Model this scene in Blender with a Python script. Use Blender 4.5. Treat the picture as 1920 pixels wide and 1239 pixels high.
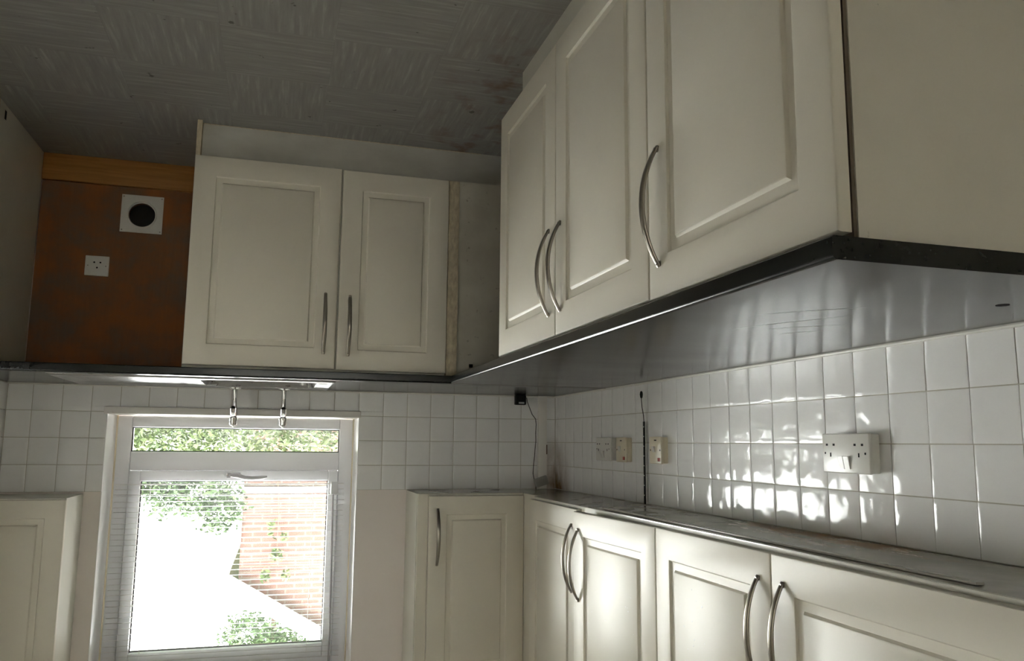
import bpy, bmesh, math, random
from mathutils import Vector, Matrix, noise

random.seed(7)
SC = bpy.context.scene
COL = SC.collection
for o in list(bpy.data.objects):
    bpy.data.objects.remove(o)

# ------------------------------------------------------------------ camera
# The photograph was saved upside down: the camera really is rolled by half a turn.
F_PX, YAW, PITCH, ROLL = 1508.69, 0.284464, -0.139419, 0.009374
cam_d = bpy.data.cameras.new('camera')
cam_d.sensor_fit = 'HORIZONTAL'
cam_d.sensor_width = 36.0
cam_d.lens = F_PX / 1920.0 * 36.0
cam_d.clip_start = 0.02
cam_d.clip_end = 300
cam = bpy.data.objects.new('camera', cam_d)
COL.objects.link(cam)
fwd = Vector((-math.sin(YAW) * math.cos(PITCH), math.cos(YAW) * math.cos(PITCH), math.sin(PITCH)))
rt0 = Vector((math.cos(YAW), math.sin(YAW), 0))
up0 = rt0.cross(fwd)
rt = math.cos(ROLL) * rt0 + math.sin(ROLL) * up0
up = -math.sin(ROLL) * rt0 + math.cos(ROLL) * up0
rt, up = -rt, -up                       # half turn
m = Matrix((rt, up, -fwd)).transposed().to_4x4()
m.translation = (1.2222, -3.45436, 1.11372)
cam.matrix_world = m
SC.camera = cam

# ------------------------------------------------------------------ sky, light, exposure
SKY = 9.0
w = bpy.data.worlds.new('overcast_sky')
SC.world = w
w.use_nodes = True
nt = w.node_tree
nt.nodes.clear()
_out = nt.nodes.new('ShaderNodeOutputWorld')
_bg = nt.nodes.new('ShaderNodeBackground')
_tc = nt.nodes.new('ShaderNodeTexCoord')
_sp = nt.nodes.new('ShaderNodeSeparateXYZ')
_rp = nt.nodes.new('ShaderNodeValToRGB')
_rp.color_ramp.elements[0].position = 0.45
_rp.color_ramp.elements[0].color = (0.84, 0.82, 0.80, 1)
_rp.color_ramp.elements[1].position = 1.0
_rp.color_ramp.elements[1].color = (0.94, 0.95, 0.97, 1)
_ma = nt.nodes.new('ShaderNodeMath'); _ma.operation = 'MULTIPLY_ADD'
_ma.inputs[1].default_value = 0.5; _ma.inputs[2].default_value = 0.5
nt.links.new(_tc.outputs['Generated'], _sp.inputs[0])
nt.links.new(_sp.outputs['Z'], _ma.inputs[0])
nt.links.new(_ma.outputs[0], _rp.inputs[0])
nt.links.new(_rp.outputs[0], _bg.inputs[0])
_bg.inputs[1].default_value = SKY
nt.links.new(_bg.outputs[0], _out.inputs[0])

SC.view_settings.view_transform = 'Standard'
SC.view_settings.look = 'None'
SC.view_settings.gamma = 1.0
SC.view_settings.use_curve_mapping = False
SC.view_settings.exposure = 2.4
SC.cycles.max_bounces = 14
SC.cycles.diffuse_bounces = 8
SC.cycles.glossy_bounces = 6
SC.cycles.transparent_max_bounces = 12
SC.cycles.caustics_reflective = False

# ------------------------------------------------------------------ materials
def mat(name, col=(0.8, 0.8, 0.8), rough=0.5, metal=0.0, spec=0.5, **kw):
    mm = bpy.data.materials.new(name)
    mm.use_nodes = True
    b = mm.node_tree.nodes['Principled BSDF']
    b.inputs['Base Color'].default_value = (*col, 1)
    b.inputs['Roughness'].default_value = rough
    b.inputs['Metallic'].default_value = metal
    b.inputs['Specular IOR Level'].default_value = spec
    for k, v in kw.items():
        b.inputs[k.replace('_', ' ')].default_value = v
    return mm

class N:
    """small node helper"""
    def __init__(s, mm):
        s.m = mm; s.t = mm.node_tree; s.b = s.t.nodes['Principled BSDF']
        s.tc = s.t.nodes.new('ShaderNodeTexCoord')
    def n(s, ty, **kw):
        x = s.t.nodes.new(ty)
        for k, v in kw.items():
            setattr(x, k, v)
        return x
    def l(s, a, b): s.t.links.new(a, b)
    def mapping(s, scale=(1, 1, 1), loc=(0, 0, 0), rot=(0, 0, 0)):
        x = s.n('ShaderNodeMapping')
        x.inputs['Scale'].default_value = scale
        x.inputs['Location'].default_value = loc
        x.inputs['Rotation'].default_value = rot
        s.l(s.tc.outputs['Object'], x.inputs[0])
        return x.outputs[0]
    def noise(s, vec, scale, detail=4, rough=0.55):
        x = s.n('ShaderNodeTexNoise')
        x.inputs['Scale'].default_value = scale
        x.inputs['Detail'].default_value = detail
        x.inputs['Roughness'].default_value = rough
        s.l(vec, x.inputs['Vector'])
        return x.outputs['Fac']
    def ramp(s, fac, stops):
        x = s.n('ShaderNodeValToRGB')
        e = x.color_ramp.elements
        while len(e) < len(stops): e.new(0.5)
        for q, (p, c) in zip(e, stops):
            q.position = p
            q.color = (*c, 1) if len(c) == 3 else c
        s.l(fac, x.inputs[0])
        return x.outputs[0]
    def mix(s, fac, a, b, blend='MIX'):
        x = s.n('ShaderNodeMix', data_type='RGBA', blend_type=blend)
        for i, v in ((0, fac), (6, a), (7, b)):
            if hasattr(v, 'links'): s.l(v, x.inputs[i])
            elif i == 0: x.inputs[0].default_value = v
            else: x.inputs[i].default_value = (*v, 1)
        return x.outputs[2]
    def math(s, op, a, b=0.0, c=None):
        x = s.n('ShaderNodeMath', operation=op)
        for i, v in enumerate((a, b) if c is None else (a, b, c)):
            if hasattr(v, 'links'): s.l(v, x.inputs[i])
            else: x.inputs[i].default_value = v
        return x.outputs[0]
    def bump(s, h, strength=0.2, dist=0.002):
        x = s.n('ShaderNodeBump')
        x.inputs['Strength'].default_value = strength
        x.inputs['Distance'].default_value = dist
        s.l(h, x.inputs['Height'])
        s.l(x.outputs[0], s.b.inputs['Normal'])
    def col(s, c): s.l(c, s.b.inputs['Base Color'])
    def rgh(s, c): s.l(c, s.b.inputs['Roughness'])
g3 = lambda v: (v, v, v)

M = {}
# cream foil wrapped doors
M['door'] = mat('cream_door_foil', (0.70, 0.68, 0.58), 0.42, spec=0.4)
n = N(M['door'])
f = n.noise(n.mapping(), 5, 5)
n.col(n.ramp(f, [(0.3, (0.71, 0.665, 0.57)), (0.7, (0.75, 0.705, 0.605))]))
n.rgh(n.ramp(n.noise(n.mapping(), 14, 4), [(0.2, g3(0.39)), (0.85, g3(0.46))]))
M['carcass'] = mat('white_melamine', (0.70, 0.68, 0.60), 0.42, spec=0.35)
n = N(M['carcass'])
sp_ = n.ramp(n.noise(n.mapping(), 70, 2), [(0.74, g3(0)), (0.78, g3(1))])
cl = n.ramp(n.noise(n.mapping(), 3, 4), [(0.3, (0.62, 0.60, 0.52)), (0.7, (0.71, 0.69, 0.61))])
n.col(n.mix(n.math('MULTIPLY', sp_, 0.35), cl, (0.30, 0.26, 0.20)))
M['dirty'] = mat('grubby_melamine', (0.6, 0.57, 0.48), 0.5)
n = N(M['dirty'])
sp_ = n.ramp(n.noise(n.mapping(), 45, 3), [(0.66, g3(0)), (0.73, g3(1))])
cl = n.ramp(n.noise(n.mapping(), 6, 5), [(0.3, (0.46, 0.43, 0.35)), (0.7, (0.62, 0.59, 0.50))])
n.col(n.mix(n.math('MULTIPLY', sp_, 0.5), cl, (0.20, 0.16, 0.12)))
M['darkedge'] = mat('dark_brown_edge', (0.14, 0.11, 0.08), 0.8)
M['panel'] = mat('aged_beige_panel', (0.47, 0.44, 0.375), 0.5, spec=0.3)
n = N(M['panel'])
sp_ = n.ramp(n.noise(n.mapping(), 55, 2), [(0.74, g3(0)), (0.78, g3(1))])
n.col(n.mix(n.math('MULTIPLY', sp_, 0.4), n.ramp(n.noise(n.mapping(), 2.5, 4), [(0.3, (0.62, 0.585, 0.50)), (0.7, (0.68, 0.645, 0.56))]), (0.20, 0.17, 0.13)))
M['plinth'] = mat('scuffed_grey_white_board', (0.55, 0.54, 0.49), 0.45)
n = N(M['plinth'])
n.col(n.ramp(n.noise(n.mapping((1, 1, 2)), 4, 5), [(0.3, (0.46, 0.445, 0.39)), (0.7, (0.60, 0.59, 0.54))]))
M['chip'] = mat('raw_chipboard_edge', (0.62, 0.52, 0.36), 0.8)
n = N(M['chip'])
n.col(n.ramp(n.noise(n.mapping((1, 1, 0.4)), 90, 4), [(0.3, (0.48, 0.40, 0.28)), (0.7, (0.72, 0.63, 0.46))]))
M['under'] = mat('grey_stained_base_board', (0.45, 0.44, 0.38), 0.18, spec=0.6)
n = N(M['under'])
mp = n.mapping((1, 1, 1))
cl = n.ramp(n.noise(mp, 9, 5), [(0.3, (0.36, 0.35, 0.29)), (0.7, (0.50, 0.48, 0.41))])
sep = n.n('ShaderNodeSeparateXYZ'); geo = n.n('ShaderNodeNewGeometry'); n.l(geo.outputs['Position'], sep.inputs[0])
# brown drips collected towards the wall on the near half of the run
st = n.noise(n.mapping((1.0, 0.35, 1), (3.1, 0.3, 0)), 16, 5, 0.65)
zy = n.n('ShaderNodeMapRange'); zy.inputs[1].default_value = -1.25; zy.inputs[2].default_value = -1.75; n.l(sep.outputs['Y'], zy.inputs[0])
zy2 = n.n('ShaderNodeMapRange'); zy2.inputs[1].default_value = -2.35; zy2.inputs[2].default_value = -2.1; n.l(sep.outputs['Y'], zy2.inputs[0])
zx = n.n('ShaderNodeMapRange'); zx.inputs[1].default_value = 0.22; zx.inputs[2].default_value = 0.02; n.l(sep.outputs['X'], zx.inputs[0])
k = n.math('MULTIPLY', n.math('MULTIPLY', zy.outputs[0], zy2.outputs[0]), zx.outputs[0])
stm = n.ramp(n.math('ADD', st, n.math('MULTIPLY', k, 0.30)), [(0.66, g3(0)), (0.74, g3(1))])
stm = n.math('MULTIPLY', stm, n.math('MULTIPLY', k, 1.3))
cl = n.mix(stm, cl, (0.27, 0.15, 0.05))
n.col(cl)
n.rgh(n.ramp(stm, [(0.0, g3(0.17)), (1.0, g3(0.45))]))
M['white'] = mat('white_upvc', (0.80, 0.80, 0.82), 0.28)
M['handle'] = mat('grey_white_handle', (0.50, 0.49, 0.50), 0.35)
M['reveal'] = mat('white_reveal_lining', (0.90, 0.89, 0.89), 0.3)
M['gloss'] = mat('white_gloss_paint', (0.80, 0.77, 0.72), 0.30)
M['gasket'] = mat('black_gasket', (0.02, 0.02, 0.02), 0.6)
M['sealant'] = mat('white_sealant', (0.74, 0.72, 0.66), 0.4)
M['plaster'] = mat('painted_plaster', (0.76, 0.70, 0.66), 0.65)
n = N(M['plaster'])
n.col(n.ramp(n.noise(n.mapping(), 2.5, 4), [(0.3, (0.86, 0.79, 0.75)), (0.7, (0.89, 0.83, 0.79))]))
n.bump(n.noise(n.mapping(), 60, 4), 0.1, 0.001)
M['wallplain'] = mat('magnolia_wall', (0.72, 0.69, 0.62), 0.7)
M['grout'] = mat('grey_grout', (0.50, 0.47, 0.40), 0.8)
# glazed tiles with a brown stain under the corner wall cupboard
M['tile'] = mat('white_glazed_tile', (0.84, 0.83, 0.81), 0.10, spec=0.2)
n = N(M['tile'])
sep = n.n('ShaderNodeSeparateXYZ'); n.l(n.tc.outputs['Object'], sep.inputs[0])
cx_ = n.n('ShaderNodeMapRange'); cx_.inputs[1].default_value = 0.13; cx_.inputs[2].default_value = 0.02
n.l(n.math('ADD', sep.outputs['X'], n.math('MULTIPLY', sep.outputs['Y'], -0.55)), cx_.inputs[0])
cz_ = n.n('ShaderNodeMapRange'); cz_.inputs[1].default_value = 1.08; cz_.inputs[2].default_value = 1.30; n.l(sep.outputs['Z'], cz_.inputs[0])
kk = n.math('MULTIPLY', n.math('MULTIPLY', n.math('MULTIPLY', cx_.outputs[0], cz_.outputs[0]), 1.5), n.ramp(n.noise(n.mapping((1, 1, 0.5)), 22, 3), [(0.25, g3(0.3)), (0.7, g3(1.0))]))
n.col(n.mix(kk, n.ramp(n.noise(n.mapping(), 7, 3), [(0.3, (0.87, 0.865, 0.855)), (0.7, (0.91, 0.905, 0.895))]), (0.26, 0.15, 0.06)))
# black speckled laminate
M['laminate'] = mat('black_speckled_laminate', (0.03, 0.03, 0.03), 0.22, spec=0.38)
n = N(M['laminate'])
sp1 = n.ramp(n.noise(n.mapping(), 130, 2), [(0.60, g3(0)), (0.72, g3(1))])
sp2 = n.ramp(n.noise(n.mapping((1, 1, 1), (4, 2, 1)), 110, 2), [(0.62, g3(0)), (0.74, g3(1))])
c1 = n.mix(n.math('MULTIPLY', sp2, 0.5), (0.010, 0.011, 0.0105), (0.024, 0.029, 0.027))
n.col(n.mix(n.math('MULTIPLY', sp1, 0.18), c1, (0.05, 0.056, 0.053)))
n.rgh(n.ramp(n.noise(n.mapping((1.0, 1.6, 1)), 4, 4), [(0.25, g3(0.17)), (0.8, g3(0.22))]))
M['steel'] = mat('brushed_steel', (0.36, 0.33, 0.285), 0.28, 1.0)
M['sinksteel'] = mat('stainless_sink', (0.42, 0.41, 0.40), 0.3, 1.0)
n = N(M['sinksteel'])
n.rgh(n.ramp(n.noise(n.mapping((1, 6, 1)), 30, 4), [(0.3, g3(0.24)), (0.7, g3(0.40))]))
M['chrome'] = mat('chrome', (0.75, 0.74, 0.73), 0.07, 1.0)
M['black'] = mat('black_plastic', (0.008, 0.008, 0.008), 0.6, spec=0.25)
M['void'] = mat('dark_recess', (0.01, 0.009, 0.008), 0.9)
M['socket'] = mat('white_socket_plastic', (0.72, 0.70, 0.65), 0.28)
M['cream'] = mat('yellowed_switch_plastic', (0.74, 0.66, 0.50), 0.32)
M['red'] = mat('red_neon_lens', (0.35, 0.03, 0.015), 0.25)
M['greyplastic'] = mat('grey_plastic', (0.33, 0.32, 0.29), 0.45)
M['label'] = mat('silver_label', (0.45, 0.45, 0.45), 0.35)
M['led'] = mat('led_chip', (0.75, 0.75, 0.70), 0.3)
M['cord'] = mat('black_cord', (0.015, 0.014, 0.012), 0.5)
# timber, plywood
M['ply'] = mat('orange_brown_plywood', (0.30, 0.14, 0.05), 0.65)
n = N(M['ply'])
a = n.ramp(n.noise(n.mapping(), 5.5, 6, 0.6), [(0.36, (0.34, 0.105, 0.013)), (0.5, (0.235, 0.100, 0.034)), (0.62, (0.17, 0.11, 0.066))])
gr = n.noise(n.mapping((30, 1, 1.5)), 3, 4)
n.col(n.mix(n.math('MULTIPLY', gr, 0.35), a, (0.10, 0.035, 0.011)))
M['timber'] = mat('orange_softwood', (0.5, 0.25, 0.07), 0.6)
n = N(M['timber'])
n.col(n.ramp(n.noise(n.mapping((1.5, 1, 26)), 3, 5), [(0.3, (0.30, 0.125, 0.022)), (0.7, (0.44, 0.20, 0.05))]))
# floor: lino tiles with streaks that turn by a quarter from tile to tile
M['floor'] = mat('grey_lino_tiles', (0.16, 0.155, 0.14), 0.5, spec=0.3)
n = N(M['floor'])
ck = n.n('ShaderNodeTexChecker'); ck.inputs['Scale'].default_value = 1 / 0.305
ck.inputs['Color1'].default_value = (1, 1, 1, 1); ck.inputs['Color2'].default_value = (0, 0, 0, 1)
n.l(n.mapping((1, 1, 0), (0.11, 0.06, 0.0)), ck.inputs['Vector'])
na = n.noise(n.mapping((5, 70, 1)), 1.0, 4, 0.6)
nb = n.noise(n.mapping((70, 5, 1)), 1.0, 4, 0.6)
mx = n.n('ShaderNodeMix'); n.l(ck.outputs['Fac'], mx.inputs[0]); n.l(na, mx.inputs[2]); n.l(nb, mx.inputs[3])
c1 = n.ramp(mx.outputs[0], [(0.34, (0.255, 0.25, 0.235)), (0.56, (0.30, 0.295, 0.278)), (0.74, (0.41, 0.405, 0.385))])
br = n.n('ShaderNodeTexBrick', offset=0.0, squash=1.0)
br.inputs['Scale'].default_value = 1.0
br.inputs['Brick Width'].default_value = 0.305; br.inputs['Row Height'].default_value = 0.305
br.inputs['Mortar Size'].default_value = 0.0009
br.inputs['Color1'].default_value = (1, 1, 1, 1); br.inputs['Color2'].default_value = (1, 1, 1, 1); br.inputs['Mortar'].default_value = (0.9, 0.9, 0.9, 1)
n.l(n.mapping((1, 1, 0), (0.11, 0.06, 0.0)), br.inputs['Vector'])
c1 = n.mix(1.0, c1, br.outputs['Color'], 'MULTIPLY')
sp_ = n.ramp(n.noise(n.mapping((1, 1, 1), (9, 4, 0)), 15, 3, 0.6), [(0.68, g3(0)), (0.71, g3(1))])
c1 = n.mix(n.math('MULTIPLY', sp_, 0.7), c1, (0.03, 0.025, 0.02))
sep = n.n('ShaderNodeSeparateXYZ'); n.l(n.tc.outputs['Object'], sep.inputs[0])
rx = n.n('ShaderNodeMapRange'); rx.inputs[1].default_value = 0.80; rx.inputs[2].default_value = 0.60; n.l(sep.outputs['X'], rx.inputs[0])
ry = n.n('ShaderNodeMapRange'); ry.inputs[1].default_value = -1.7; ry.inputs[2].default_value = -1.2; n.l(sep.outputs['Y'], ry.inputs[0])
ru = n.math('MULTIPLY', n.math('MULTIPLY', rx.outputs[0], ry.outputs[0]), n.ramp(n.noise(n.mapping(), 11, 4), [(0.5, g3(0)), (0.68, g3(0.75))]))
c1 = n.mix(ru, c1, (0.16, 0.075, 0.045))
n.col(c1)
n.bump(mx.outputs[0], 0.15, 0.001)
# outdoors
M['brick'] = mat('salmon_brick', (0.5, 0.3, 0.22), 0.85)
n = N(M['brick'])
br = n.n('ShaderNodeTexBrick')
br.inputs['Scale'].default_value = 1.0
br.inputs['Brick Width'].default_value = 0.225; br.inputs['Row Height'].default_value = 0.075
br.inputs['Mortar Size'].default_value = 0.011
br.inputs['Color1'].default_value = (0.075, 0.031, 0.020, 1); br.inputs['Color2'].default_value = (0.058, 0.026, 0.017, 1)
br.inputs['Mortar'].default_value = (0.085, 0.066, 0.053, 1)
n.l(n.mapping((1, 1, 1), (0, 0, 0), (math.radians(90), 0, 0)), br.inputs['Vector'])
n.col(br.outputs['Color'])
M['rooftile'] = mat('grey_roof_tile', (0.16, 0.14, 0.13), 0.8)
M['barge'] = mat('white_bargeboard', (0.62, 0.62, 0.62), 0.5)
M['pipe'] = mat('grey_downpipe', (0.20, 0.20, 0.20), 0.5)
def leafmat(name, a, b):
    mm = mat(name, a, 0.6, spec=0.3)
    q = N(mm)
    q.col(q.ramp(q.noise(q.mapping(), 7, 3), [(0.35, a), (0.65, b)]))
    return mm
M['leafd'] = leafmat('mid_green_leaves', (0.018, 0.040, 0.011), (0.046, 0.070, 0.024))
M['leafl'] = leafmat('light_green_leaves', (0.034, 0.058, 0.014), (0.085, 0.105, 0.036))
M['bark'] = mat('brown_bark', (0.10, 0.07, 0.045), 0.9)
M['grass'] = mat('lawn_grass', (0.06, 0.11, 0.03), 0.9)
# clear pane: mostly straight-through, a little mirror
def glassmat(name, tint=(0.96, 0.98, 0.97), haze=0.02):
    mm = bpy.data.materials.new(name); mm.use_nodes = True
    t = mm.node_tree; t.nodes.clear()
    o_ = t.nodes.new('ShaderNodeOutputMaterial')
    tr = t.nodes.new('ShaderNodeBsdfTransparent'); tr.inputs[0].default_value = (*tint, 1)
    gl = t.nodes.new('ShaderNodeBsdfGlossy'); gl.inputs['Roughness'].default_value = 0.02
    tl = t.nodes.new('ShaderNodeBsdfTranslucent'); tl.inputs[0].default_value = (0.9, 0.9, 0.9, 1)
    fr = t.nodes.new('ShaderNodeFresnel'); fr.inputs[0].default_value = 1.45
    m1 = t.nodes.new('ShaderNodeMixShader'); m2 = t.nodes.new('ShaderNodeMixShader')
    m2.inputs[0].default_value = haze
    t.links.new(fr.outputs[0], m1.inputs[0]); t.links.new(tr.outputs[0], m1.inputs[1]); t.links.new(gl.outputs[0], m1.inputs[2])
    t.links.new(m1.outputs[0], m2.inputs[1]); t.links.new(tl.outputs[0], m2.inputs[2])
    t.links.new(m2.outputs[0], o_.inputs[0])
    return mm
M['glass'] = glassmat('dusty_window_glass', haze=0.005)
M['voile'] = bpy.data.materials.new('white_voile'); M['voile'].use_nodes = True  # translucent sheet for the added rear doors, spreads their fill light
t_ = M['voile'].node_tree; t_.nodes.clear()
_o = t_.nodes.new('ShaderNodeOutputMaterial'); _t = t_.nodes.new('ShaderNodeBsdfTranslucent'); _t.inputs[0].default_value = (0.33, 0.318, 0.295, 1)
t_.links.new(_t.outputs[0], _o.inputs[0])
M['voile2'] = M['voile'].copy(); M['voile2'].name = 'frosted_glass'  # diffusing pane of the added side door
M['voile2'].node_tree.nodes['Translucent BSDF'].inputs[0].default_value = (0.40, 0.40, 0.39, 1)
M['wand'] = mat('smoky_plastic_wand', (0.42, 0.40, 0.42), 0.2)
M['slat'] = mat('white_blind_slat', (0.84, 0.83, 0.82), 0.35)
t_ = M['slat'].node_tree
_t = t_.nodes.new('ShaderNodeBsdfTranslucent'); _t.inputs[0].default_value = (0.85, 0.84, 0.84, 1)
_m = t_.nodes.new('ShaderNodeMixShader'); _m.inputs[0].default_value = 0.5
t_.links.new(t_.nodes['Principled BSDF'].outputs[0], _m.inputs[1]); t_.links.new(_t.outputs[0], _m.inputs[2])
t_.links.new(_m.outputs[0], t_.nodes['Material Output'].inputs[0])

# ------------------------------------------------------------------ helpers
ROOT = {}
def rootloc(o):
    while o is not None:
        if o.name in ROOT: return ROOT[o.name]
        o = o.parent
    return Vector((0, 0, 0))

def finish(bm, angle=34):
    bmesh.ops.recalc_face_normals(bm, faces=bm.faces)
    me = bpy.data.meshes.new('mesh')
    bm.to_mesh(me); bm.free()
    me.polygons.foreach_set('use_smooth', [True] * len(me.polygons))
    me.set_sharp_from_angle(angle=math.radians(angle))
    return me

def obj(name, bm, material, parent=None, label=None, angle=34, loc=None):
    """links one mesh object; geometry is given in room coordinates"""
    if parent is None:
        base = Vector(loc) if loc else Vector((0, 0, 0))
        if base.length: bmesh.ops.translate(bm, verts=bm.verts, vec=-base)
    else:
        base = rootloc(parent)
        bmesh.ops.translate(bm, verts=bm.verts, vec=-base)
    me = finish(bm, angle)
    me.name = name
    o = bpy.data.objects.new(name, me)
    COL.objects.link(o)
    mats = material if isinstance(material, (list, tuple)) else [material]
    for q in mats: me.materials.append(q)
    if parent is not None: o.parent = parent
    elif loc: o.location = loc; ROOT[o.name] = Vector(loc)
    if label: o['label'] = label
    return o

def thing(name, label, cat, loc=(0, 0, 0), group=None):
    o = bpy.data.objects.new(name, None)
    COL.objects.link(o)
    o.location = loc
    o.empty_display_size = 0.05
    ROOT[o.name] = Vector(loc)
    o['label'] = label; o['category'] = cat
    if group: o['group'] = group
    return o

def tag(o, label, cat, group=None):
    o['label'] = label; o['category'] = cat
    if group: o['group'] = group
    return o

def struct(name, bm, material, parent=None, **kw):
    o = obj(name, bm, material, parent, **kw)
    if parent is None: o['kind'] = 'structure'
    return o

def box(bm, x0, x1, y0, y1, z0, z1, bev=0.0, seg=2, mi=0):
    vs = [bm.verts.new((x, y, z)) for x in (x0, x1) for y in (y0, y1) for z in (z0, z1)]
    fs = []
    for idx in ((0, 1, 3, 2), (4, 6, 7, 5), (0, 4, 5, 1), (2, 3, 7, 6), (0, 2, 6, 4), (1, 5, 7, 3)):
        fc = bm.faces.new([vs[i] for i in idx]); fc.material_index = mi; fs.append(fc)
    if bev > 0:
        es = {e for fc in fs for e in fc.edges}
        bmesh.ops.bevel(bm, geom=list(es), offset=bev, segments=seg, affect='EDGES', profile=0.5)
    return bm
def nb(): return bmesh.new()
def bx(*a, **k): return box(nb(), *a, **k)

def tube(bm, pts, radii, seg=12, caps=True, flat=None):
    """swept tube; flat=(axis vector, width ratio) squashes the section"""
    pts = [Vector(p) for p in pts]
    if not hasattr(radii, '__len__'): radii = [radii] * len(pts)
    rings = []
    ref = None
    for i, p in enumerate(pts):
        t = (pts[min(i + 1, len(pts) - 1)] - pts[max(i - 1, 0)]).normalized()
        if ref is None:
            ref = Vector((0, 0, 1)) if abs(t.z) < 0.9 else Vector((1, 0, 0))
            if flat is not None: ref = Vector(flat[0])
        a = (ref - t * ref.dot(t)).normalized()
        b = t.cross(a)
        if flat is None: ref = a
        k = flat[1] if flat is not None else 1.0
        rings.append([bm.verts.new(p + radii[i] * (math.cos(2 * math.pi * j / seg) * a * k + math.sin(2 * math.pi * j / seg) * b)) for j in range(seg)])
    for r0, r1 in zip(rings, rings[1:]):
        for j in range(seg):
            bm.faces.new((r0[j], r0[(j + 1) % seg], r1[(j + 1) % seg], r1[j]))
    if caps:
        bm.faces.new(rings[0]); bm.faces.new(rings[-1])
    return bm

def lathe(bm, prof, c, seg=24):
    """prof: (radius, z) from bottom up, about the vertical axis through c"""
    return tube_lathe(bm, prof, Vector(c), Vector((0, 0, 1)), seg)
def tube_lathe(bm, prof, c, ax, seg=24):
    ax = ax.normalized()
    a = Vector((1, 0, 0)) if abs(ax.x) < 0.9 else Vector((0, 1, 0))
    a = (a - ax * a.dot(ax)).normalized(); b = ax.cross(a)
    rings = []
    for r, z in prof:
        rings.append([bm.verts.new(c + ax * z + max(r, 1e-5) * (math.cos(2 * math.pi * j / seg) * a + math.sin(2 * math.pi * j / seg) * b)) for j in range(seg)])
    for r0, r1 in zip(rings, rings[1:]):
        for j in range(seg): bm.faces.new((r0[j], r0[(j + 1) % seg], r1[(j + 1) % seg], r1[j]))
    bm.faces.new(rings[0]); bm.faces.new(rings[-1])
    return bm

def face_map(kind, plane):
    """maps (along, up, out) to room coordinates for the two runs of units"""
    if kind == 'window': return lambda s, h, d: Vector((s, plane - d, h))    # looks towards -y
    return lambda s, h, d: Vector((plane + d, s, h))                         # looks towards +x

T_DOOR = 0.0185
def door_bm(fm, s0, s1, z0, z1, inset=0.071, rot=None):
    """moulded door: rounded rim, sunk channel, raised centre field"""
    bm = nb()
    prof = [(0.0, -T_DOOR), (0.0, -0.004), (0.0006, -0.0022), (0.0018, -0.0008), (0.0038, 0.0)]
    i = inset
    prof += [(i - 0.001, 0.0), (i + 0.0008, -0.0006), (i + 0.0020, -0.0040), (i + 0.0038, -0.0058),
             (i + 0.012, -0.0066), (i + 0.0215, -0.0062), (i + 0.0236, -0.0042), (i + 0.0256, -0.0012), (i + 0.028, -0.0002)]
    rings = []
    for d, o in prof:
        rings.append([bm.verts.new(fm(s, h, o)) for s, h in ((s0 + d, z0 + d), (s1 - d, z0 + d), (s1 - d, z1 - d), (s0 + d, z1 - d))])
    for r0, r1 in zip(rings, rings[1:]):
        for j in range(4): bm.faces.new((r0[j], r0[(j + 1) % 4], r1[(j + 1) % 4], r1[j]))
    bm.faces.new(rings[0]); bm.faces.new(rings[-1])
    if rot is not None: bmesh.ops.transform(bm, matrix=rot, verts=bm.verts)
    return bm

def handle_bm(fm, s, zc, L=0.216, sag=0.031, rot=None):
    bm = nb()
    pts, rad = [], []
    K = 22
    for k in range(K + 1):
        t = k / K
        u = 2 * t - 1
        pts.append(fm(s, zc + u * L / 2, sag * (1 - abs(u) ** 2.1) + 0.0006))
        rad.append(0.0034 + 0.0014 * (1 - u * u))
    side = fm(s + 1, zc, 0) - fm(s, zc, 0)
    tube(bm, pts, rad, 12, True, (side, 1.55))
    for e in (-1, 1):                     # feet
        p = fm(s, zc + e * (L / 2 - 0.006), 0.0)
        q = fm(s, zc + e * (L / 2 - 0.006), 0.007)
        tube(bm, [p, q], [0.0045, 0.004], 10)
    if rot is not None: bmesh.ops.transform(bm, matrix=rot, verts=bm.verts)
    return bm

def rot_about(pt, ang):
    p = Vector(pt)
    return Matrix.Translation(p) @ Matrix.Rotation(ang, 4, 'Z') @ Matrix.Translation(-p)

def frame_bm_x(x0, x1, y0, y1, z0, z1, l, r_, bo, t):
    bm = nb()
    box(bm, x0, x1, y0, y0 + l, z0, z1, 0.003); box(bm, x0, x1, y1 - r_, y1, z0, z1, 0.003)
    box(bm, x0, x1, y0 + l, y1 - r_, z0, z0 + bo, 0.003); box(bm, x0, x1, y0 + l, y1 - r_, z1 - t, z1, 0.003)
    return bm

# ------------------------------------------------------------------ room shell
XR, YREAR, ZC = 2.20, -8.0, 2.42
ZW = 0.9014                      # worktop top
P = 0.102                        # tile pitch
WX0, WX1, WZ0, WZ1 = 0.880, 1.845, 1.013, 2.06     # window opening in the wall
struct('floor', bx(-0.2, XR + 0.2, YREAR - 0.2, 0.2, -0.12, 0.0), M['floor'])
struct('ceiling', bx(-0.2, XR + 0.2, YREAR - 0.2, 0.2, ZC, ZC + 0.1), mat('white_ceiling', (0.82, 0.81, 0.78), 0.8))
b = nb()
box(b, -0.2, WX0, 0.0, 0.27, 0, ZC); box(b, WX1, XR + 0.2, 0.0, 0.27, 0, ZC)
box(b, WX0, WX1, 0.0, 0.27, 0, WZ0 - 0.03); box(b, WX0, WX1, 0.0, 0.27, WZ1, ZC)
wall_back = struct('wall_back', b, M['plaster'])
wall_left = struct('wall_left', bx(-0.2, 0.0, YREAR - 0.2, 0.0, 0, ZC), M['wallplain'])
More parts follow.
